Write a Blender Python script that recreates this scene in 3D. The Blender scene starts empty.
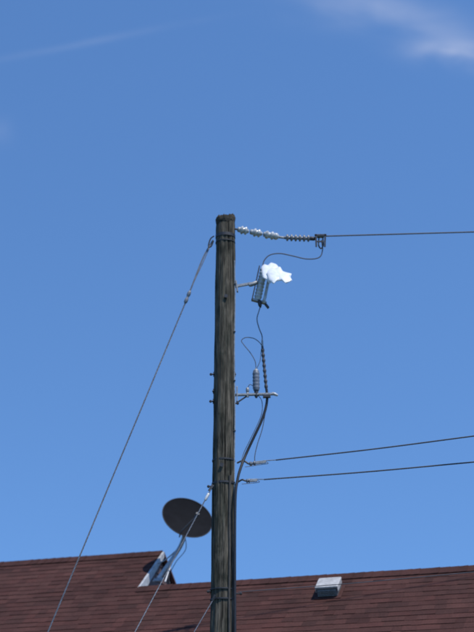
import bpy, bmesh, math, random
from mathutils import Vector, Matrix, noise
random.seed(7)
scene = bpy.context.scene
scene.view_settings.view_transform = 'Standard'
scene.view_settings.look = 'None'
scene.view_settings.exposure = 0

# ------------------------------------------------------------ survey helpers
PITCH = math.radians(20.5); F = 1487.0
CAM = Vector((0, 0, 1.6))
RT = Vector((1, 0, 0)); UP = Vector((0, -math.sin(PITCH), math.cos(PITCH))); FW = Vector((0, math.cos(PITCH), math.sin(PITCH)))
def sight(u, v):
    return (RT*((u-237)/F) + UP*((316-v)/F) + FW)
PY = 19.5                      # distance of the pole's plane (m)
def P(u, v, y=PY):             # metres, in the vertical plane at distance y
    d = sight(u, v); return CAM + d*(y/d.y)

# ------------------------------------------------------------ materials
def new_mat(name):
    m = bpy.data.materials.new(name); m.use_nodes = True
    nt = m.node_tree; b = nt.nodes['Principled BSDF']; return m, nt, b
def simple(name, col, rough=0.5, metal=0.0, var=0.25, scale=30, bump=0.0, coat=0.0, spec=.5):
    m, nt, b = new_mat(name)
    tc = nt.nodes.new('ShaderNodeTexCoord')
    n = nt.nodes.new('ShaderNodeTexNoise'); n.inputs['Scale'].default_value = scale; n.inputs['Detail'].default_value = 6
    nt.links.new(tc.outputs['Object'], n.inputs['Vector'])
    r = nt.nodes.new('ShaderNodeValToRGB')
    r.color_ramp.elements[0].position = .3; r.color_ramp.elements[1].position = .7
    r.color_ramp.elements[0].color = tuple(c*(1-var) for c in col)+(1,)
    r.color_ramp.elements[1].color = tuple(min(1, c*(1+var*.6)) for c in col)+(1,)
    nt.links.new(n.outputs['Fac'], r.inputs['Fac']); nt.links.new(r.outputs['Color'], b.inputs['Base Color'])
    b.inputs['Roughness'].default_value = rough; b.inputs['Metallic'].default_value = metal
    b.inputs['Coat Weight'].default_value = coat; b.inputs['Specular IOR Level'].default_value = spec
    if bump:
        bp = nt.nodes.new('ShaderNodeBump'); bp.inputs['Strength'].default_value = bump; bp.inputs['Distance'].default_value = .01
        nt.links.new(n.outputs['Fac'], bp.inputs['Height']); nt.links.new(bp.outputs['Normal'], b.inputs['Normal'])
    return m
M_galv = simple('galvanised_steel', (.30,.31,.32), .55, .35, .4, 40)
M_dark = simple('weathered_dark_steel', (.055,.055,.06), .55, .5, .3, 40)
M_wire = simple('aluminium_wire', (.085,.09,.105), .65, .2, .2, 8)
M_guy = simple('galvanised_strand', (.17,.18,.205), .6, .3, .25, 20)
M_black = simple('black_rubber', (.018,.018,.022), .5, 0, .3, 30)
M_porc = simple('white_porcelain', (.48,.49,.49), .3, 0, .4, 22, coat=.5)
M_body = simple('cutout_body_glaze', (.50,.51,.53), .3, 0, .35, 25, coat=.5)
M_grayporc = simple('grey_polymer', (.17,.185,.21), .4, 0, .25, 25)
M_arr = simple('blue_grey_polymer', (.12,.145,.19), .45, 0, .25, 25)
M_term = simple('termination_rubber', (.05,.05,.06), .55, 0, .3, 30)
M_white = simple('glint_white', (.80,.81,.83), .25, 0, .10, 18, bump=.5, coat=1)  # white standing in for the sun glare on the cutout
M_trim = simple('painted_trim', (.42,.43,.45), .65, 0, .3, 9)
M_wall = simple('lap_siding_paint', (.13,.075,.068), .75, 0, .2, 8)
M_dish = simple('dish_dark_paint', (.0085,.0088,.011), .85, 0, .25, 7, spec=.10)
M_lnb = simple('lnb_plastic', (.07,.073,.08), .5, 0, .1, 9)
M_mast = simple('mast_galvanised', (.42,.43,.45), .5, .2, .25, 20)
M_vent = simple('vent_cap_metal', (.42,.41,.40), .6, .1, .3, 14)
M_ventd = simple('vent_louver', (.14,.14,.14), .6, .2, .3, 30)
M_glass = simple('window_glass', (.03,.04,.05), .08, 0, .1, 3)
M_grass = simple('grass', (.06,.095,.03), .95, 0, .5, 2, bump=.5)

def wood():
    m, nt, b = new_mat('weathered_pole_wood')
    L = nt.links.new
    tc = nt.nodes.new('ShaderNodeTexCoord')
    def stretched(sc, det, rough=.6, dist=0):
        mp = nt.nodes.new('ShaderNodeMapping'); mp.inputs['Scale'].default_value = sc
        L(tc.outputs['Object'], mp.inputs['Vector'])
        g = nt.nodes.new('ShaderNodeTexNoise'); g.inputs['Scale'].default_value = 1; g.inputs['Detail'].default_value = det
        g.inputs['Roughness'].default_value = rough; g.inputs['Distortion'].default_value = dist
        L(mp.outputs['Vector'], g.inputs['Vector']); return g
    g = stretched((48,48,2.6), 9, .7, .4)
    r = nt.nodes.new('ShaderNodeValToRGB'); cr = r.color_ramp
    cr.elements[0].position = .34; cr.elements[0].color = (.024,.022,.019,1)
    cr.elements[1].position = .72; cr.elements[1].color = (.230,.216,.190,1)
    e = cr.elements.new(.5); e.color = (.094,.087,.074,1)
    L(g.outputs['Fac'], r.inputs['Fac'])
    g2 = stretched((9,9,2.6), 8, .65, .6)
    r2 = nt.nodes.new('ShaderNodeValToRGB'); c2 = r2.color_ramp
    c2.elements[0].position = .38; c2.elements[0].color = (.32,.35,.31,1)
    c2.elements[1].position = .64; c2.elements[1].color = (1.18,1.09,.99,1)
    L(g2.outputs['Fac'], r2.inputs['Fac'])
    mx = nt.nodes.new('ShaderNodeMix'); mx.data_type='RGBA'; mx.blend_type='MULTIPLY'; mx.inputs[0].default_value=1
    L(r.outputs['Color'], mx.inputs[6]); L(r2.outputs['Color'], mx.inputs[7])
    # copper-green preservative staining
    g3 = stretched((5,5,.9), 5, .6, .2)
    mr = nt.nodes.new('ShaderNodeMapRange'); mr.inputs[1].default_value=.5; mr.inputs[2].default_value=.7; mr.inputs[4].default_value=.4
    L(g3.outputs['Fac'], mr.inputs[0])
    mg = nt.nodes.new('ShaderNodeMix'); mg.data_type='RGBA'; mg.blend_type='MULTIPLY'
    L(mr.outputs[0], mg.inputs[0]); L(mx.outputs[2], mg.inputs[6]); mg.inputs[7].default_value=(.68,.82,.66,1)
    at = nt.nodes.new('ShaderNodeAttribute'); at.attribute_name = 'check'
    mx2 = nt.nodes.new('ShaderNodeMix'); mx2.data_type='RGBA'; mx2.blend_type='MIX'
    L(at.outputs['Fac'], mx2.inputs[0]); L(mg.outputs[2], mx2.inputs[6]); mx2.inputs[7].default_value=(.012,.010,.009,1)
    L(mx2.outputs[2], b.inputs['Base Color'])
    b.inputs['Roughness'].default_value = .92; b.inputs['Specular IOR Level'].default_value=.25
    bp = nt.nodes.new('ShaderNodeBump'); bp.inputs['Strength'].default_value = .8; bp.inputs['Distance'].default_value=.012
    L(g.outputs['Fac'], bp.inputs['Height']); L(bp.outputs['Normal'], b.inputs['Normal'])
    return m
M_wood = wood()

def shingle():
    m, nt, b = new_mat('asphalt_shingles')
    L = nt.links.new
    tc = nt.nodes.new('ShaderNodeTexCoord')
    at = nt.nodes.new('ShaderNodeAttribute'); at.attribute_name = 'tint'
    n = nt.nodes.new('ShaderNodeTexNoise'); n.inputs['Scale'].default_value = 90; n.inputs['Detail'].default_value = 4
    L(tc.outputs['Object'], n.inputs['Vector'])
    n2 = nt.nodes.new('ShaderNodeTexNoise'); n2.inputs['Scale'].default_value = 1.1; n2.inputs['Detail'].default_value = 8; n2.inputs['Roughness'].default_value=.68
    L(tc.outputs['Object'], n2.inputs['Vector'])
    r = nt.nodes.new('ShaderNodeValToRGB'); cr = r.color_ramp
    cr.elements[0].position = .3; cr.elements[0].color = (.036,.0142,.0118,1)
    cr.elements[1].position = .75; cr.elements[1].color = (.092,.036,.029,1)
    L(n.outputs['Fac'], r.inputs['Fac'])
    r2 = nt.nodes.new('ShaderNodeMapRange'); r2.inputs[1].default_value=.3; r2.inputs[2].default_value=.7; r2.inputs[3].default_value=.6; r2.inputs[4].default_value=1.22
    L(n2.outputs['Fac'], r2.inputs[0])
    m1 = nt.nodes.new('ShaderNodeVectorMath'); m1.operation='MULTIPLY'; L(r.outputs['Color'], m1.inputs[0]); L(at.outputs['Color'], m1.inputs[1])
    m2 = nt.nodes.new('ShaderNodeVectorMath'); m2.operation='SCALE'; L(m1.outputs[0], m2.inputs[0]); L(r2.outputs[0], m2.inputs['Scale'])
    L(m2.outputs[0], b.inputs['Base Color']); b.inputs['Roughness'].default_value=.95; b.inputs['Specular IOR Level'].default_value=.25
    bp = nt.nodes.new('ShaderNodeBump'); bp.inputs['Strength'].default_value=.6; bp.inputs['Distance'].default_value=.005
    L(n.outputs['Fac'], bp.inputs['Height']); L(bp.outputs['Normal'], b.inputs['Normal'])
    return m
M_shingle = shingle()

# ------------------------------------------------------------ mesh helpers
def empty(name, loc=(0,0,0)):
    o = bpy.data.objects.new(name, None); o.location = loc; scene.collection.objects.link(o); return o
def mk(name, verts, faces, mat, parent=None, smooth=True):
    me = bpy.data.meshes.new(name); me.from_pydata([tuple(v) for v in verts], [], faces); me.update()
    bm = bmesh.new(); bm.from_mesh(me); bmesh.ops.recalc_face_normals(bm, faces=bm.faces[:]); bm.to_mesh(me); bm.free()
    me.materials.append(mat)
    if smooth:
        for p in me.polygons: p.use_smooth = True
        try: me.set_sharp_from_angle(angle=math.radians(40))
        except Exception: pass
    o = bpy.data.objects.new(name, me); scene.collection.objects.link(o)
    if parent:
        o.parent = parent; o.matrix_parent_inverse = Matrix.Translation(-Vector(parent.location))
    return o
def smooth_path(pts, n=10):
    pts = [Vector(p) for p in pts]
    if len(pts) < 3: return pts
    out = []
    ext = [pts[0]*2-pts[1]] + pts + [pts[-1]*2-pts[-2]]
    for i in range(1, len(ext)-2):
        p0,p1,p2,p3 = ext[i-1:i+3]
        for k in range(n):
            t = k/n
            out.append(.5*((2*p1)+(p2-p0)*t+(2*p0-5*p1+4*p2-p3)*t*t+(3*p1-p0-3*p2+p3)*t**3))
    out.append(pts[-1]); return out
def sweep_data(pts, r, seg=8):
    V=[];Fc=[]
    up = None
    for i,p in enumerate(pts):
        t = (pts[min(i+1,len(pts)-1)]-pts[max(i-1,0)]).normalized()
        if up is None:
            up = t.cross(Vector((0.3,1,.2))).normalized()
        up = (up - t*up.dot(t)).normalized(); s = t.cross(up)
        rr = r[i] if isinstance(r,(list,tuple)) else r
        for k in range(seg):
            a=2*math.pi*k/seg; V.append(p+up*(rr*math.cos(a))+s*(rr*math.sin(a)))
    for i in range(len(pts)-1):
        for k in range(seg):
            k2=(k+1)%seg; Fc.append((i*seg+k,i*seg+k2,(i+1)*seg+k2,(i+1)*seg+k))
    Fc.append(tuple(range(seg))[::-1]); b=(len(pts)-1)*seg; Fc.append(tuple(range(b,b+seg)))
    return V,Fc
def tube(name, pts, r, mat, parent=None, seg=8, curve=True):
    pts = smooth_path(pts) if curve else [Vector(p) for p in pts]
    V,Fc = sweep_data(pts, r, seg); return mk(name,V,Fc,mat,parent)
def strand(name, pts, r, mat, parent=None, pitch=.12, n=3):
    """stranded cable: n wires twisted round the path"""
    pts=[Vector(p) for p in pts]; fine=[]; 
    for a,b in zip(pts,pts[1:]):
        k=max(1,int((b-a).length/(pitch/6)))
        k=min(k,400)
        for i in range(k): fine.append(a.lerp(b,i/k))
    fine.append(pts[-1])
    V=[];Fc=[]
    dist=[0]
    for a,b in zip(fine,fine[1:]): dist.append(dist[-1]+(b-a).length)
    for j in range(n):
        path=[]
        for i,p in enumerate(fine):
            t=(fine[min(i+1,len(fine)-1)]-fine[max(0,i-1)]).normalized()
            x=t.cross(Vector((0,1,.01))).normalized(); y=t.cross(x)
            a=2*math.pi*(dist[i]/pitch+j/n); path.append(p+(x*math.cos(a)+y*math.sin(a))*r*.5)
        v,f=sweep_data(path,r*.55,5); o=len(V); V+=v; Fc+=[tuple(q+o for q in ff) for ff in f]
    return mk(name,V,Fc,mat,parent)
def lathe(name, p0, p1, prof, mat, parent=None, seg=24):
    """prof: (radius, fraction along p0->p1)"""
    p0=Vector(p0);p1=Vector(p1);t=(p1-p0).normalized(); x=t.cross(Vector((.2,1,.1))).normalized(); y=t.cross(x)
    V=[];Fc=[]
    for r,f in prof:
        c=p0.lerp(p1,f)
        for k in range(seg):
            a=2*math.pi*k/seg; V.append(c+x*(r*math.cos(a))+y*(r*math.sin(a)))
    for i in range(len(prof)-1):
        for k in range(seg):
            k2=(k+1)%seg; Fc.append((i*seg+k,i*seg+k2,(i+1)*seg+k2,(i+1)*seg+k))
    Fc.append(tuple(range(seg))[::-1]); b=(len(prof)-1)*seg; Fc.append(tuple(range(b,b+seg)))
    return mk(name,V,Fc,mat,parent)
def box(name, c, size, mat, parent=None, axes=None, bev=.004):
    c=Vector(c); X,Y,Z = axes if axes else (Vector((1,0,0)),Vector((0,1,0)),Vector((0,0,1)))
    V=[]
    for sx in(-1,1):
        for sy in(-1,1):
            for sz in(-1,1): V.append(c+X*(sx*size[0]/2)+Y*(sy*size[1]/2)+Z*(sz*size[2]/2))
    Fc=[(0,1,3,2),(4,6,7,5),(0,4,5,1),(2,3,7,6),(0,2,6,4),(1,5,7,3)]
    o=mk(name,V,Fc,mat,parent,smooth=False)
    if bev:
        m=o.modifiers.new('bevel','BEVEL'); m.width=bev; m.segments=2
    return o
def bar(name,p0,p1,w,h,mat,parent=None,bev=.003):
    p0=Vector(p0);p1=Vector(p1);X=(p1-p0).normalized();Y=Vector((0,1,0));Y=(Y-X*Y.dot(X)).normalized();Z=X.cross(Y)
    return box(name,(p0+p1)/2,((p1-p0).length,w,h),mat,parent,(X,Y,Z),bev)
def sheds(n, rmax, rcore, f0=.08, f1=.92, sharp=.35):
    prof=[(rcore*.9,0),(rcore,f0)]
    st=(f1-f0)/n
    for i in range(n):
        b=f0+i*st
        prof+=[(rcore,b+st*.1),(rmax,b+st*(.5-sharp*.3)),(rmax*.97,b+st*.62),(rcore*1.1,b+st*.8)]
    prof+=[(rcore,f1),(rcore*.9,1)]
    return prof

# ------------------------------------------------------------ utility pole
cx = P(224, 420).x; ztop = P(224, 220).z
pole = empty('utility_pole', (cx, PY, 0))
def R(z): return .132 + (ztop-z)*.0045
def lean(z): return (z-7.5)*.0045
checks=[]
for i in range(85):
    checks.append((random.uniform(0,2*math.pi), random.uniform(3,ztop+.3), random.uniform(.4,2.4), random.uniform(.012,.055), random.uniform(.008,.026)))
SEG=220; rings=400; V=[];Fc=[];CK=[]
for i in range(rings+1):
    f=i/rings; z0=-.2+(ztop+.2)*f
    loc=[c for c in checks if abs(z0-c[1])<c[2]*.5]
    for k in range(SEG):
        a=2*math.pi*k/SEG; z=z0
        ca,sa=math.cos(a),math.sin(a)
        r=R(z)+.011*noise.noise(Vector((ca*1.2,sa*1.2,z*.9)))+.009*noise.noise(Vector((ca*4,sa*4,z*2.2)))+.005*noise.noise(Vector((ca*14,sa*14,z*.9)))
        ck=0
        for (ac,zc,ln,w,d) in loc:
            dz=abs(z-zc)/(ln*.5)
            if dz<1:
                aw=ac+.09*noise.noise(Vector((zc,z*1.6,0)))
                da=abs((a-aw+math.pi)%(2*math.pi)-math.pi)
                ww=w*(1-dz*dz)
                if da<ww: 
                    q=1-da/ww; r-=d*q; ck=max(ck,min(1,q*1.3))
        if f>.985:
            q=(f-.985)/.015
            r-=.012*q*q
            z+= q*(.022*ca + .03*noise.noise(Vector((ca*3,sa*3,5))))
        V.append(Vector((cx+lean(z)+r*ca,PY+r*sa,z))); CK.append(ck)
for i in range(rings):
    for k in range(SEG):
        k2=(k+1)%SEG; Fc.append((i*SEG+k,i*SEG+k2,(i+1)*SEG+k2,(i+1)*SEG+k))
V.append(Vector((cx,PY,ztop-.03))); CK.append(.8)
b=rings*SEG; c=len(V)-1
for k in range(SEG): Fc.append((b+k,b+(k+1)%SEG,c))
shaft=mk('wood_shaft',V,Fc,M_wood,pole)
at=shaft.data.attributes.new('check','FLOAT','POINT'); at.data.foreach_set('value',CK)
# rotted, broken top
capV=[];capF=[]
nr=8; CS=90
for i in range(nr):
    for k in range(CS):
        a=2*math.pi*k/CS; nn=noise.noise(Vector((math.cos(a)*3,math.sin(a)*3,i*.6+3))); n3=noise.noise(Vector((math.cos(a)*9,math.sin(a)*9,i*.3)))
        rr=[.128,.136,.137,.134,.122,.08,.04,.0][i]; zz=[-.07,-.045,-.015,.015,.035,.03,.05,.045][i]
        capV.append(Vector((cx+.012+(rr+.010*nn+.009*n3)*math.cos(a),PY+(rr+.010*nn+.009*n3)*math.sin(a),ztop+zz+(.035*nn+.03*n3)+.015*math.cos(a))))
for i in range(nr-1):
    for k in range(CS):
        k2=(k+1)%CS; capF.append((i*CS+k,i*CS+k2,(i+1)*CS+k2,(i+1)*CS+k))
mk('weathered_top',capV,capF,simple('rotted_end_grain',(.060,.052,.042),.95,0,.6,45,bump=.8,spec=.2),pole)
def band(v, h=.045, mat=M_galv, name='steel_band'):
    z=P(224,v).z; r=R(z)+.009
    lathe(name,(cx+lean(z),PY,z-h/2),(cx+lean(z),PY,z+h/2),[(r-.012,0),(r,0),(r,1),(r-.012,1)],mat,pole,40)
band(237,.045,M_dark); band(243,.012,M_dark,'guy_strap'); band(461,.02,M_dark); band(484,.025,M_dark); band(590,.015,M_dark); band(600,.018,M_dark)
def bolt(side, v, ln=.07, front=False):
    z=P(224,v).z; r=R(z); c=cx+lean(z)
    if front:
        p=Vector((c+side*r*.4,PY-r*.9,z)); q=p+Vector((0,-ln,0))
    else:
        p=Vector((c+side*(r-.03),PY-.03,z)); q=Vector((c+side*(r+ln),PY-.03,z))
    d=(q-p).normalized()
    tube('through_bolt',[p,q],.011,M_dark,pole,8,False)
    lathe('bolt_nut',q-d*.03,q-d*.008,[(.02,0),(.02,1)],M_dark,pole,6)
    s=p+d*(.035); lathe('square_washer',s-d*.003,s+d*.006,[(.034,0),(.034,1)],M_dark,pole,4)
for v in (375,402): bolt(-1,v,.06)
bolt(-1,487,.07); bolt(1,375,.02); bolt(-1,392,.02)
bolt(1,404,.06); bolt(-1,592,.05); bolt(1,594,.10)
bolt(.3,300,.03,True); bolt(-.4,468,.03,True)
# ground-wire moulding stapled up the right-front side
gp=[]
for i in range(28):
    z=.05+i*(P(0,262).z-.05)/27; a=math.radians(-22)
    gp.append(Vector((cx+lean(z)+(R(z)+.010)*math.cos(a)+.004*math.sin(i*1.3),PY+(R(z)+.010)*math.sin(a),z)))
tube('ground_wire',gp,.009,M_galv,pole,6)
for i in range(2,27,2):
    p=gp[i]; box('wire_staple',p+Vector((-.005,-.004,0)),(.040,.03,.012),M_dark,pole,bev=.002)
mol=[]
for i in range(20):
    z=.05+i*(P(0,478).z-.05)/19; a=math.radians(-58)
    mol.append(Vector((cx+lean(z)+(R(z)+.010)*math.cos(a)+.003*math.sin(i*2.1),PY+(R(z)+.010)*math.sin(a),z)))
tube('cable_conduit',mol,.016,simple('weathered_conduit',(.055,.05,.045),.8,0,.3,12),pole,10)

# ------------------------------------------------------------ dead-end insulator string
ins = empty('strain_insulator', P(236,229))
A0=P(233,228.5); A1=P(240,230)
tube('eye_bolt',[A0,A1],.013,M_dark,ins,8,False)
segs=[((238,229.4),(249,231.4)),((250.5,231.8),(262.5,234)),((264,234.3),(279.5,237))]
for i,(a,b_) in enumerate(segs):
    p,q=P(*a),P(*b_)
    if i<2:
        prof=[(.022,0),(.038,.08),(.040,.22),(.058,.30),(.062,.42),(.044,.50),(.042,.58),(.060,.66),(.058,.76),(.034,.86),(.02,1)]
    else:
        prof=[(.018,0),(.040,.06),(.058,.14),(.060,.24),(.042,.31),(.042,.41),(.060,.49),(.060,.57),(.042,.64),(.052,.74),(.048,.84),(.03,.93),(.016,1)]
    lathe('porcelain_bell',p,q,prof,M_porc,ins,28)
    lathe('metal_cap',p.lerp(q,-.06),p.lerp(q,.12),[(.016,0),(.036,.3),(.038,1)],M_galv,ins,16)
tube('clevis',[P(278,237),P(285,237.8)],.018,M_galv,ins,8,False)
lathe('polymer_sheds',P(284,237.6),P(312,238.6),sheds(6,.050,.022,.05,.95,.6),M_grayporc,ins,24)
lathe('rod_end',P(309,238.4),P(316,238.8),[(.022,0),(.03,.2),(.03,.7),(.018,1)],M_dark,ins,12)
for dy in(-.035,.035):
    bar('clamp_cheek',P(314.5,235.2,PY+dy),P(326.5,235,PY+dy),.012,.03,M_dark,ins)
    bar('clamp_leg',P(315.8,234,PY+dy),P(316.3,247,PY+dy),.012,.024,M_dark,ins)
    bar('clamp_leg',P(325.3,234,PY+dy),P(324.8,247,PY+dy),.012,.024,M_dark,ins)
    bar('clamp_keeper',P(317,241.5,PY+dy),P(324,241.5,PY+dy),.012,.022,M_dark,ins)
tube('u_bolt',[P(319,236.5),P(318.6,245),P(321,248.5),P(323.2,245),P(322.6,236.5)],.010,M_dark,ins)
box('clamp_body',P(320.5,236.6),(.10,.06,.025),M_galv,ins)

# ------------------------------------------------------------ wires
def extend(p0,p1,length,sag,n=40):
    d=(p1-p0).normalized(); out=[]
    for i in range(n+1):
        t=(i/n)**1.6; s=length*t
        out.append(p0+d*s+Vector((0,0,sag*(s/length)**2)))
    return out
pl0=P(322,236.2); pl1=P(474,232,19.35)
tube('overhead_power_line',extend(pl0,pl1,45,.6),.0100,M_wire,None,8,False)
def comm(u0,v0,u1,v1,y1,r,name):
    p0=P(u0,v0); p1=P(u1,v1,y1)
    mid=(p0+p1)/2+Vector((0,0,-.012))
    out=smooth_path([p0,mid,p1],8)
    t=(p1-mid).normalized()
    for i in range(1,30): out.append(p1+t*(i*1.0)+Vector((0,0,.0012*i*i)))
    return tube(name,out,r,M_wire,None,8,False)
comm(276,460,474,436,18.4,.0092,'service_drop_cable')
comm(264,479.5,474,462,18.5,.0092,'service_drop_cable')
comm(238,592,474,572,18.6,.005,'telephone_line')

for (a,b_,c_,d_) in (((237,463),(249,464),(256,463),(278,459.8)),((238,482),(246,481),(250,480.7),(266,479.4))):
    cl=empty('service_dead_end_clamp',P(*a))
    tube('hook',[P(*a),P((a[0]+b_[0])/2,a[1]-2.2),P(*b_)],.012,M_dark,cl)
    lathe('spool_insulator',P(*b_),P(*c_),[(.014,0),(.03,.15),(.032,.35),(.02,.45),(.02,.6),(.032,.7),(.03,.9),(.012,1)],M_grayporc,cl,16)
    k=P(*c_).lerp(P(*d_),.45)
    bar('wedge_clamp',P(*c_),k,.03,.038,M_galv,cl)
    tube('bail_wire',[P(*c_)+Vector((0,0,.02)),k+Vector((0,0,.012)),P(*d_)],.006,M_guy,cl)
    tube('tail_wire',[k,k+Vector((.03,0,-.025)),k+Vector((-.05,0,-.04)),P(b_[0]-4,b_[1]+3,PY-.08)],.004,M_wire,cl)

# guys
def to_ground(p0,p1,z=.05):
    d=p1-p0; return p0+d*((z-p0.z)/d.z)
g0=P(213,240,19.4); gm=P(187,299,19.35); g1=P(48,632,19.1)
gg=to_ground(gm,g1)
guy=empty('guy_wire',gg)
strand('steel_strand',[gm,g1,gg],.0105,M_guy,guy,.15)
tube('guy_grip',[g0,P(203,258,19.39),P(192,286,19.36),P(188.2,295,19.35)],.011,M_guy,guy)
tube('guy_grip',[g0+Vector((-.02,0,-.03)),P(205.2,257.5,19.38),P(193.5,283,19.35),P(188.8,295,19.35)],.007,M_guy,guy)
lathe('guy_strain_insulator',P(190,291,19.35),P(185,303.5,19.35),[(.014,0),(.026,.12),(.026,.35),(.018,.42),(.018,.56),(.026,.64),(.025,.88),(.012,1)],M_grayporc,guy,14)
tube('thimble',[P(214,236,19.36),P(210.5,239,19.36),P(208.5,246,19.36),P(211,246.5,19.36),P(213.5,241,19.36)],.010,M_dark,guy)
tube('anchor_rod',[gg+Vector((.12,0,.25)),gg+Vector((-.12,0,-.3))],.012,M_galv,guy,8,False)
h0=P(211,489,19.33); h1=P(135,632,18.9); hg=to_ground(h0,h1)
guy2=empty('guy_wire',hg)
strand('steel_strand',[h0,h1,hg],.0085,M_guy,guy2,.15)
lathe('guy_clamp',P(209,493,19.33),P(205,500.5,19.3),[(.010,0),(.019,.1),(.019,.9),(.010,1)],M_porc,guy2,10)
bar('guy_hook_plate',P(213,485,19.34),P(209,491,19.33),.02,.035,M_dark,guy2)
q0=P(213,600,19.33); q1=P(193,634,19.2); qg=to_ground(q0,q1)
guy3=empty('guy_wire',qg)
strand('steel_strand',[q0,q1,qg],.007,M_guy,guy3,.15)
bar('guy_hook_plate',P(215,595,19.32),P(212.5,601,19.33),.02,.03,M_dark,guy3)

# ------------------------------------------------------------ jumper + fused cutout
tube('jumper_wire',[P(321.5,240),P(322.5,250),P(319,257.5),P(307,259),P(293,256),P(280,253.5),P(270,255),P(264.5,260),P(262.5,266)],.0080,M_wire,None)
cut=empty('fused_cutout',P(258,284))
bar('mount_bracket',P(235,286.5,PY-.04),P(251,283.5,PY-.04),.03,.036,M_galv,cut)
bar('bracket_gusset',P(236,281,PY-.04),P(237.5,292,PY-.04),.06,.02,M_galv,cut)
lathe('bracket_clamp',P(249,285.3,PY-.04),P(258.5,282,PY-.02),[(.022,0),(.030,.2),(.030,.8),(.02,1)],M_galv,cut,12)
lathe('porcelain_body',P(264.5,267),P(257.5,300),sheds(9,.056,.046,.05,.95,.2),M_body,cut,24)
bar('rail',P(259.5,266,PY-.02),P(252.0,300,PY-.02),.05,.014,M_dark,cut)
bar('rail',P(271.5,270,PY-.03),P(264.5,304,PY-.03),.05,.014,M_galv,cut)
bar('bottom_hinge_arm',P(251.5,299.5),P(266.5,303.5),.07,.030,M_galv,cut)
lathe('hinge_casting',P(259,300,PY-.03),P(260.5,307.5,PY-.03),[(.015,0),(.028,.2),(.026,.7),(.012,1)],M_dark,cut,10)
lathe('fuse_tube',P(269.5,275,PY-.05),P(263.5,303,PY-.05),[(.012,0),(.024,.04),(.024,.14),(.018,.15),(.018,.86),(.024,.87),(.024,.96),(.012,1)],M_porc,cut,14)
bar('lower_contact',P(263,301),P(268.5,308),.05,.03,M_dark,cut)
# glint on the cutout built as white shapes, leaning back to face the sun
def rounded(outl,n=3):
    m=len(outl); out=[]
    for i in range(m):
        p0,p1,p2,p3=[Vector(outl[(i+j)%m]) for j in(-1,0,1,2)]
        for k in range(n):
            t=k/n
            lin=p1.lerp(p2,t); cr=.5*((2*p1)+(p2-p0)*t+(2*p0-5*p1+4*p2-p3)*t*t+(3*p1-p0-3*p2+p3)*t**3)
            out.append(lin.lerp(cr,.45))
    return out
def pad(name,outl,th=.05,tiltb=.9,y0=PY-.10,crumple=.010):
    outl=rounded(outl); n=len(outl); vb=max(p[1] for p in outl)
    cu=sum(p[0] for p in outl)/n; cv=sum(p[1] for p in outl)/n
    V=[];Fc=[]
    rings_=[(.02,-.5),(.30,-.5),(.55,-.46),(.75,-.38),(.90,-.25),(1.0,0),(.92,.28),(.80,.44),(.02,.5)]
    for (s,t) in rings_:
        for(u0,v0) in outl:
            u=cu+(u0-cu)*s; v=cv+(v0-cv)*s
            h=(vb-v)*.0139
            V.append(P(u,v,y0+h*tiltb+t*th+crumple*noise.noise(Vector((u*.3,v*.3,3)))))
    L_=len(rings_)
    for i in range(L_-1):
        for k in range(n):
            k2=(k+1)%n; Fc.append((i*n+k,i*n+k2,(i+1)*n+k2,(i+1)*n+k))
    Fc.append(tuple(range(n))[::-1]); Fc.append(tuple(range((L_-1)*n,L_*n)))
    o=mk(name,V,Fc,M_white,cut,True)
    for p in o.data.polygons: p.use_smooth=True
    return o
pad('glint_top',[(261.5,267),(264.5,264),(268,265),(271,262.5),(276,264),(279,267.5),(280,275),(273,279),(270,284),(266.5,280),(262.5,277.5)],.09,.75,PY-.30)
pad('glint_side',[(267,272),(271,267.5),(275,268.5),(280,266.5),(283,271),(291.5,273.5),(290.5,277),(292,280.5),(286,283.5),(281.5,280.5),(276.5,281.5),(273.5,284),(269,280)],.08,.70,PY-.36)

# ------------------------------------------------------------ cable termination, arrester, bracket
tube('fuse_lead_wire',[P(260.5,306),P(259,311),P(257,319),P(259,328),P(262,336),P(262.3,345)],.007,M_wire,None)
rc=empty('riser_cable',P(264,390))
lathe('termination_sheds',P(262.3,346),P(266.5,391),sheds(8,.025,.0165,.04,.96,.4),M_term,rc,18)
lathe('termination_lug',P(262.2,339),P(262.5,348),[(.009,0),(.014,.3),(.014,1)],M_galv,rc,10)
tube('cable',[P(266.5,389),P(267.2,398),P(265.5,409),P(261,422),P(254,437),P(246.5,453),P(241,467,19.44),P(237.5,480,19.4),P(235.3,500,19.37),P(234.8,560,19.37),P(235,640,19.37)],.0185,M_black,rc,12)
tube('drain_wire',[P(268,394),P(266,408),P(262.5,428),P(257.5,444),P(254.8,456),P(255,463)],.006,M_wire,rc)
tube('drain_wire',[P(258,395),P(262,402),P(261,416),P(250,440),P(243,455),P(240,470,19.42)],.005,M_wire,rc)
mb=empty('equipment_bracket',P(255,393))
bar('arm',P(235,395),P(274,394),.05,.026,M_galv,mb)
bar('arm_brace',P(236.5,403),P(247,396),.02,.018,M_dark,mb)
bar('arm_back_plate',P(237,387),P(237,402),.09,.018,M_galv,mb)
bar('cable_clamp',P(263,396.5,PY-.03),P(270.5,396.2,PY-.03),.05,.04,M_dark,mb)
lathe('end_insulator',P(272,393),P(278,395.5),[(.012,0),(.020,.2),(.022,.5),(.016,.9),(.01,1)],M_porc,mb,14)
lathe('post_stud',P(247.5,387.5),P(247.5,397),[(.010,0),(.022,.1),(.024,.4),(.016,.5),(.022,.7),(.022,1)],M_galv,mb,12)
tube('bracket_jumper',[P(247.5,388),P(250,384.5),P(254,387),P(256,391)],.005,M_wire,mb)
ar=empty('surge_arrester',P(256,380))
lathe('polymer_housing',P(256.3,390.5),P(256,371),sheds(5,.050,.043,.05,.93,.1),M_arr,ar,24)
lathe('top_cap',P(256,372),P(256,368),[(.038,0),(.038,.3),(.025,.6),(.010,.8),(.010,1)],M_galv,ar,16)
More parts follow.
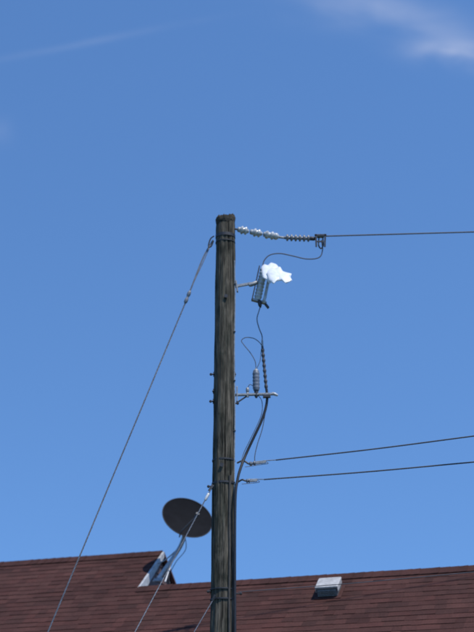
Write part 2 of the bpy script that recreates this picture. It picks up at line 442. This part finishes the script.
lathe('base_isolator',P(256.3,398),P(256.3,390),[(.012,0),(.024,.2),(.030,.8),(.026,1)],M_term,ar,16)
tube('arrester_lead',[P(256,368),P(255,361),P(250.5,353),P(244,345),P(241.5,340.5),P(246,337.5),P(254,338.5),P(260,343),P(262.2,347)],.0055,M_wire,ar)
tube('arrester_lead',[P(256.5,369),P(260,361),P(261,352),P(262,346)],.0045,M_wire,ar)

# ------------------------------------------------------------ house
TH=math.radians(19); D=Vector((math.cos(TH),-math.sin(TH),0)); E=Vector((-math.sin(TH),-math.cos(TH),0)); K=Vector((0,0,1))
AP=P(162.5,551.5,24.0); S=.75
house=empty('house',(AP.x,AP.y,0))
def H(a,t,z): return Vector((AP.x,AP.y,0))+D*a+E*t+K*z
nrm=(E*S+K).normalized(); slope=(E-K*S).normalized()
aL,aR=-11.0,15.0
dt=.112; rows=47; kR=9
V=[];Fc=[];tint=[]
def tab(a0,a1,k):
    j=random.uniform(-.003,.003); jt=random.uniform(-.006,.006)
    t0=k*dt-(.02 if k not in(0,kR) else 0); t1=(k+1)*dt+jt
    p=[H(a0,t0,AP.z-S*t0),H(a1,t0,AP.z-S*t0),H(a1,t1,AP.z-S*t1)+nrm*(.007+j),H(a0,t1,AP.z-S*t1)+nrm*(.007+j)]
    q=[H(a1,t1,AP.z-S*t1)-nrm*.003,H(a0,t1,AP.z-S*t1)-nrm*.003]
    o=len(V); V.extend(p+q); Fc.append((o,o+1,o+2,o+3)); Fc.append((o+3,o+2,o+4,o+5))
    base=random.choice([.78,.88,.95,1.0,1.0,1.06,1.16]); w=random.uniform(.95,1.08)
    tint.append((base,base*w,base*w,1)); tint.append((.40,.40,.40,1))  # butt faces darkened: shade line under each course put into the colour
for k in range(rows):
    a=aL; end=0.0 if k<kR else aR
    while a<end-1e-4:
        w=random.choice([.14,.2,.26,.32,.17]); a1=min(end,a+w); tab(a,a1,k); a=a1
me=bpy.data.meshes.new('roof_front'); me.from_pydata([tuple(v) for v in V],[],Fc); me.update(); me.materials.append(M_shingle)
ca=me.color_attributes.new('tint','FLOAT_COLOR','CORNER')
for p in me.polygons:
    for li in p.loop_indices: ca.data[li].color=tint[p.index]
ro=bpy.data.objects.new('roof_front',me); scene.collection.objects.link(ro); ro.parent=house; ro.matrix_parent_inverse=Matrix.Translation(-Vector(house.location))
tR=kR*dt; zR=AP.z-S*tR; tE=rows*dt; zE=AP.z-S*tE
def quad(name,pts,mat,tintv=.9):
    o=mk(name,pts,[tuple(range(len(pts)))],mat,house,False)
    c=o.data.color_attributes.new('tint','FLOAT_COLOR','CORNER')
    for d_ in c.data: d_.color=(tintv,tintv,tintv,1)
    return o
quad('roof_back',[H(aL,0,AP.z),H(0,0,AP.z),H(0,-tE,zE),H(aL,-tE,zE)],M_shingle)
quad('roof_back_low',[H(0.01,tR,zR),H(aR,tR,zR),H(aR,2*tR-tE,zE),H(0.01,2*tR-tE,zE)],M_shingle)
def ridge(a0,a1,t,z):
    a=a0;VV=[];FF=[];TT=[]
    while a<a1-.01:
        b2=min(a1,a+random.uniform(.12,.16)); l=.010+random.uniform(-.003,.003)
        for (aa,h) in((a,.006),(b2,l)):
            VV.extend([H(aa,t+.14,z-S*.14)+nrm*(h+.010),H(aa,t,z+h+.010),H(aa,t-.14,z-S*.14)+K*(h+.010)])
        o=len(VV)-6; FF.extend([(o,o+3,o+4,o+1),(o+1,o+4,o+5,o+2)]); s=random.choice([.82,.92,1.0]); TT+= [s,s]; a=b2
    me=bpy.data.meshes.new('ridge_cap'); me.from_pydata([tuple(v) for v in VV],[],FF); me.materials.append(M_shingle)
    c=me.color_attributes.new('tint','FLOAT_COLOR','CORNER')
    for p in me.polygons:
        for li in p.loop_indices: c.data[li].color=(TT[p.index],)*3+(1,)
    o=bpy.data.objects.new('ridge_cap',me); scene.collection.objects.link(o); o.parent=house; o.matrix_parent_inverse=Matrix.Translation(-Vector(house.location))
ridge(aL,0,0,AP.z); ridge(.02,aR,tR,zR)
def wall(name,pts,th=None,mat=M_wall): return mk(name,pts,[tuple(range(len(pts)))],mat,house,False)
ti=tE-.35; zi=AP.z-S*ti-.03
wall('gable_wall',[H(-.06,-ti,0),H(-.06,ti,0),H(-.06,ti,zi),H(-.06,0,AP.z-.04),H(-.06,-ti,zi)])
for i in range(5):
    zz=AP.z-.75+i*.13; hw=(AP.z-.08-zz)/S
    box('siding_lap',H(-.052,0,zz),(.014,2*hw,.012),M_wall,house,(D,E,K),0)
wall('gable_wall_left',[H(aL+.3,-ti,0),H(aL+.3,ti,0),H(aL+.3,ti,zi),H(aL+.3,0,AP.z-.04),H(aL+.3,-ti,zi)])
wall('gable_wall_right',[H(aR-.3,2*tR-ti,0),H(aR-.3,ti,0),H(aR-.3,ti,zi),H(aR-.3,tR,zR-.04),H(aR-.3,2*tR-ti,zi)])
wall('front_wall',[H(aL+.3,ti,0),H(aR-.3,ti,0),H(aR-.3,ti,zi),H(aL+.3,ti,zi)])
wall('back_wall',[H(aL+.3,-ti,0),H(-.06,-ti,0),H(-.06,-ti,zi),H(aL+.3,-ti,zi)])
wall('back_wall_low',[H(-.06,2*tR-ti,0),H(aR-.3,2*tR-ti,0),H(aR-.3,2*tR-ti,zi),H(-.06,2*tR-ti,zi)])
for a in(-8.5,-5,-1.5,3,6.5,10,13):
    box('window_frame',H(a,ti+.02,1.45),(1.2,.08,1.3),M_trim,house,(D,E,K))
    box('window_pane',H(a,ti+.05,1.45),(1.04,.06,1.14),M_glass,house,(D,E,K))
box('front_door',H(8.2,ti+.03,1.02),(.95,.07,2.04),M_trim,house,(D,E,K))
def rake(s,name,w0,w1,tt0,tt1,a=.012,mat=M_trim):
    V=[];
    for tt,w in((tt0,w0),(tt1,w1)):
        zt=AP.z-S*abs(tt)+.0
        for aa in(a-.05,a+.02): V+= [H(aa,s*tt,zt-.004),H(aa,s*tt,zt-w)]
    F_=[(0,1,3,2),(4,6,7,5),(0,4,5,1),(2,3,7,6),(0,2,6,4),(1,5,7,3)]
    mk(name,V,F_,mat,house,False)
rake(1,'rake_board',.10,.30,0,2.0); rake(-1,'rake_board_back',.04,.04,0.0,tE,mat=M_wall)
box('front_fascia',H((aL+aR)/2,tE-.01,zE-.09),(aR-aL,.03,.16),M_trim,house,(D,E,K))
tube('gutter',[H(aL,tE+.07,zE-.07),H(aR,tE+.07,zE-.07)],.06,M_trim,house,12,False)

# roof vent
dv=sight(330,593); tpl=(AP-CAM).dot(nrm)/dv.dot(nrm); VP=CAM+dv*tpl
vent=empty('roof_vent',VP); ax=(D,slope,nrm)
box('flashing',VP+nrm*.013,(.40,.40,.008),simple('vent_flashing',(.06,.026,.023),.9,.0,.2,20,spec=.2),vent,ax,.002)
box('vent_body',VP+nrm*.075,(.29,.28,.12),M_ventd,vent,ax)
for i in range(4):
    box('louver_slat',VP+slope*.146+nrm*(.035+i*.026),(.28,.02,.008),M_galv,vent,ax,.002)
box('vent_hood',VP-slope*.01+nrm*.155,(.34,.30,.035),M_vent,vent,ax,.012)
box('hood_side',VP+D*.162+nrm*.115,(.012,.28,.06),M_vent,vent,ax,.003)
box('hood_side',VP-D*.162+nrm*.115,(.012,.28,.06),M_vent,vent,ax,.003)
# ------------------------------------------------------------ satellite dish
DC=P(187.5,517.5,23.3)
n_=(RT*.295+UP*.73-FW*.616).normalized(); m_=(RT*math.cos(math.radians(24))-UP*math.sin(math.radians(24))); m_=(m_-n_*m_.dot(n_)).normalized(); q_=n_.cross(m_); 
if q_.z<0: q_=-q_
dish=empty('satellite_dish',DC)
RD=.415; V=[];Fc=[]; SG=64; RN=10
for side in(0,1):
    for i in range(RN+1):
        r=RD*i/RN
        for k in range(SG):
            a=2*math.pi*k/SG
            dep=-.075*(1-(r/RD)**2)-(.006 if side else 0)
            V.append(DC+m_*(r*math.cos(a))+q_*(r*math.sin(a)*.96)+n_*dep)
off=(RN+1)*SG
for s in(0,off):
    for i in range(RN):
        for k in range(SG):
            k2=(k+1)%SG; Fc.append((s+i*SG+k,s+i*SG+k2,s+(i+1)*SG+k2,s+(i+1)*SG+k))
for k in range(SG):
    k2=(k+1)%SG; Fc.append((RN*SG+k,RN*SG+k2,off+RN*SG+k2,off+RN*SG+k))
mk('reflector',V,Fc,M_dish,dish)
rim=[DC+m_*(RD*math.cos(a))+q_*(RD*.96*math.sin(a)) for a in [2*math.pi*k/64 for k in range(65)]]
tube('rim',rim,.007,simple('dish_rim',(.03,.03,.035),.6,0,.1,9),dish,6,False)
Bm=DC-q_*RD*.96
lnb=DC+n_*.38-q_*.22+m_*.12
tube('feed_arm',[Bm-n_*.03-q_*.03,Bm+n_*.12-q_*.03,lnb-q_*.05],.011,M_lnb,dish,8)
lathe('lnb',lnb+n_*.03,lnb-n_*.07,[(.016,0),(.022,.2),(.022,.6),(.030,.7),(.030,1)],M_lnb,dish,16)
box('lnb_body',lnb+n_*.02-q_*.02,(.06,.04,.04),M_lnb,dish,(m_,q_,n_),.008)
bk=DC-n_*.12
box('az_el_bracket',bk-n_*.04-q_*.05,(.12,.22,.10),M_galv,dish,(m_,q_,n_),.008)
mt=P(184,536,23.55); 
tube('mast',[bk-n_*.06-q_*.1,mt,P(181,545,23.6),P(175,555,23.6),P(163,572,23.55),P(158,579,23.5)],.034,M_mast,dish,12)
tube('strut',[P(181,543,23.6),P(172,562,23.35),P(165,582,23.05)],.014,M_mast,dish,8)
tube('strut',[P(179,548,23.6),P(165,560,23.7),P(152,566,23.8)],.011,M_mast,dish,8)
tube('coax',[bk-q_*.15,P(186,548,23.5),P(176,562,23.4),P(169,576,23.3),P(170,584,23.2)],.006,M_black,dish,6)
box('mast_foot',P(158,580,23.42),(.16,.10,.03),M_galv,dish,(D,slope,nrm),.006)

# ------------------------------------------------------------ ground
mk('ground',[(-400,-200,0),(400,-200,0),(400,600,0),(-400,600,0)],[(0,1,2,3)],M_grass,None,False)

# ------------------------------------------------------------ world
w=bpy.data.worlds.new('World'); scene.world=w; w.use_nodes=True; nt=w.node_tree; L=nt.links.new
for n in list(nt.nodes): nt.nodes.remove(n)
out=nt.nodes.new('ShaderNodeOutputWorld'); bg=nt.nodes.new('ShaderNodeBackground'); bg.inputs['Strength'].default_value=.15
L(bg.outputs[0],out.inputs[0])
SUN=Vector((.36,-.40,1.0)).normalized()
el=math.asin(SUN.z); rot=math.atan2(SUN.x,SUN.y)
sky=nt.nodes.new('ShaderNodeTexSky'); sky.sky_type='NISHITA'; sky.sun_disc=False; sky.sun_elevation=el; sky.sun_rotation=rot
sky.air_density=1.0; sky.dust_density=.3; sky.ozone_density=2.5
tc=nt.nodes.new('ShaderNodeTexCoord')
def vm(op,a=None,b=None,sc=None):
    n=nt.nodes.new('ShaderNodeVectorMath'); n.operation=op
    if a is not None: (L(a,n.inputs[0]) if not isinstance(a,(tuple,Vector)) else setattr(n.inputs[0],'default_value',tuple(a)))
    if b is not None: (L(b,n.inputs[1]) if not isinstance(b,(tuple,Vector)) else setattr(n.inputs[1],'default_value',tuple(b)))
    if sc is not None: n.inputs['Scale'].default_value=sc
    return n
def mt_(op,a,b=0.0,c=None):
    n=nt.nodes.new('ShaderNodeMath'); n.operation=op
    for i,x in enumerate((a,b,c)):
        if x is None: continue
        if isinstance(x,(int,float)): n.inputs[i].default_value=x
        else: L(x,n.inputs[i])
    return n.outputs[0]
dirn=vm('NORMALIZE',tc.outputs['Generated']).outputs[0]
lift=vm('NORMALIZE',vm('ADD',dirn,(0,0,.23)).outputs[0]).outputs[0]
L(lift,sky.inputs['Vector'])
tintn=vm('MULTIPLY',sky.outputs[0],(.75,1.05,1.33)).outputs[0]
def gauss(x,s):
    q=mt_('DIVIDE',x,s); return mt_('EXPONENT',mt_('MULTIPLY',mt_('MULTIPLY',q,q),-1.0))
def patch(u,v,ang,sa,sb,amp,nsx,nsy,seed,lo=.42,hi=.75):
    c=sight(u,v).normalized(); r=(RT*math.cos(ang)-UP*math.sin(ang)); r=(r-c*r.dot(c)).normalized(); p=c.cross(r)
    a=vm('DOT_PRODUCT',dirn,r).outputs['Value']; b=vm('DOT_PRODUCT',dirn,p).outputs['Value']
    cb=nt.nodes.new('ShaderNodeCombineXYZ'); L(mt_('MULTIPLY',a,nsx),cb.inputs[0]); L(mt_('MULTIPLY',b,nsy),cb.inputs[1]); cb.inputs[2].default_value=seed
    nz=nt.nodes.new('ShaderNodeTexNoise'); nz.inputs['Scale'].default_value=1; nz.inputs['Detail'].default_value=5; nz.inputs['Roughness'].default_value=.45; nz.inputs['Distortion'].default_value=.5
    L(cb.outputs[0],nz.inputs['Vector'])
    mr=nt.nodes.new('ShaderNodeMapRange'); mr.interpolation_type='SMOOTHSTEP'; mr.inputs[1].default_value=lo; mr.inputs[2].default_value=hi
    L(nz.outputs['Fac'],mr.inputs[0])
    fwd=mt_('GREATER_THAN',vm('DOT_PRODUCT',dirn,c).outputs['Value'],0.0)
    return mt_('MULTIPLY',fwd,mt_('MULTIPLY',mt_('MULTIPLY',mt_('MULTIPLY',gauss(a,sa),gauss(b,sb)),mr.outputs[0]),amp))
px=1/F
masks=[patch(400,14,math.radians(14),75*px,18*px,.42,14,46,2.0,.3,.7),
       patch(462,54,math.radians(6),42*px,12*px,.75,14,46,5.0,.25,.6),
       patch(330,10,math.radians(5),60*px,16*px,.12,14,46,9.0,.3,.7),
       patch(85,43,math.radians(-11),95*px,3.2*px,.10,20,60,1.0,.2,.6),
       patch(0,130,math.radians(60),14*px,12*px,.08,30,30,4.0,.2,.7)]
tot=masks[0]
for m in masks[1:]: tot=mt_('ADD',tot,m)
tot=mt_('MINIMUM',tot,1.0)
mix=nt.nodes.new('ShaderNodeMix'); mix.data_type='RGBA'
L(tot,mix.inputs[0]); L(tintn,mix.inputs[6]); mix.inputs[7].default_value=(3.5,4.0,5.4,1)
L(mix.outputs[2],bg.inputs['Color'])

sl=bpy.data.lights.new('sun','SUN'); sl.energy=4.3; sl.angle=math.radians(.53); sl.color=(1,.955,.88)
so=bpy.data.objects.new('sun',sl); scene.collection.objects.link(so); so.rotation_euler=SUN.to_track_quat('Z','Y').to_euler(); so.location=(10,-5,30)

# ------------------------------------------------------------ camera
cd=bpy.data.cameras.new('camera'); co=bpy.data.objects.new('camera',cd); scene.collection.objects.link(co)
co.location=CAM; co.rotation_euler=(math.pi/2+PITCH,0,0); cd.sensor_fit='VERTICAL'; cd.sensor_height=24; cd.lens=24*F/632; cd.clip_end=2000
cd.dof.use_dof=True; cd.dof.focus_distance=16.6; cd.dof.aperture_fstop=.85
scene.camera=co
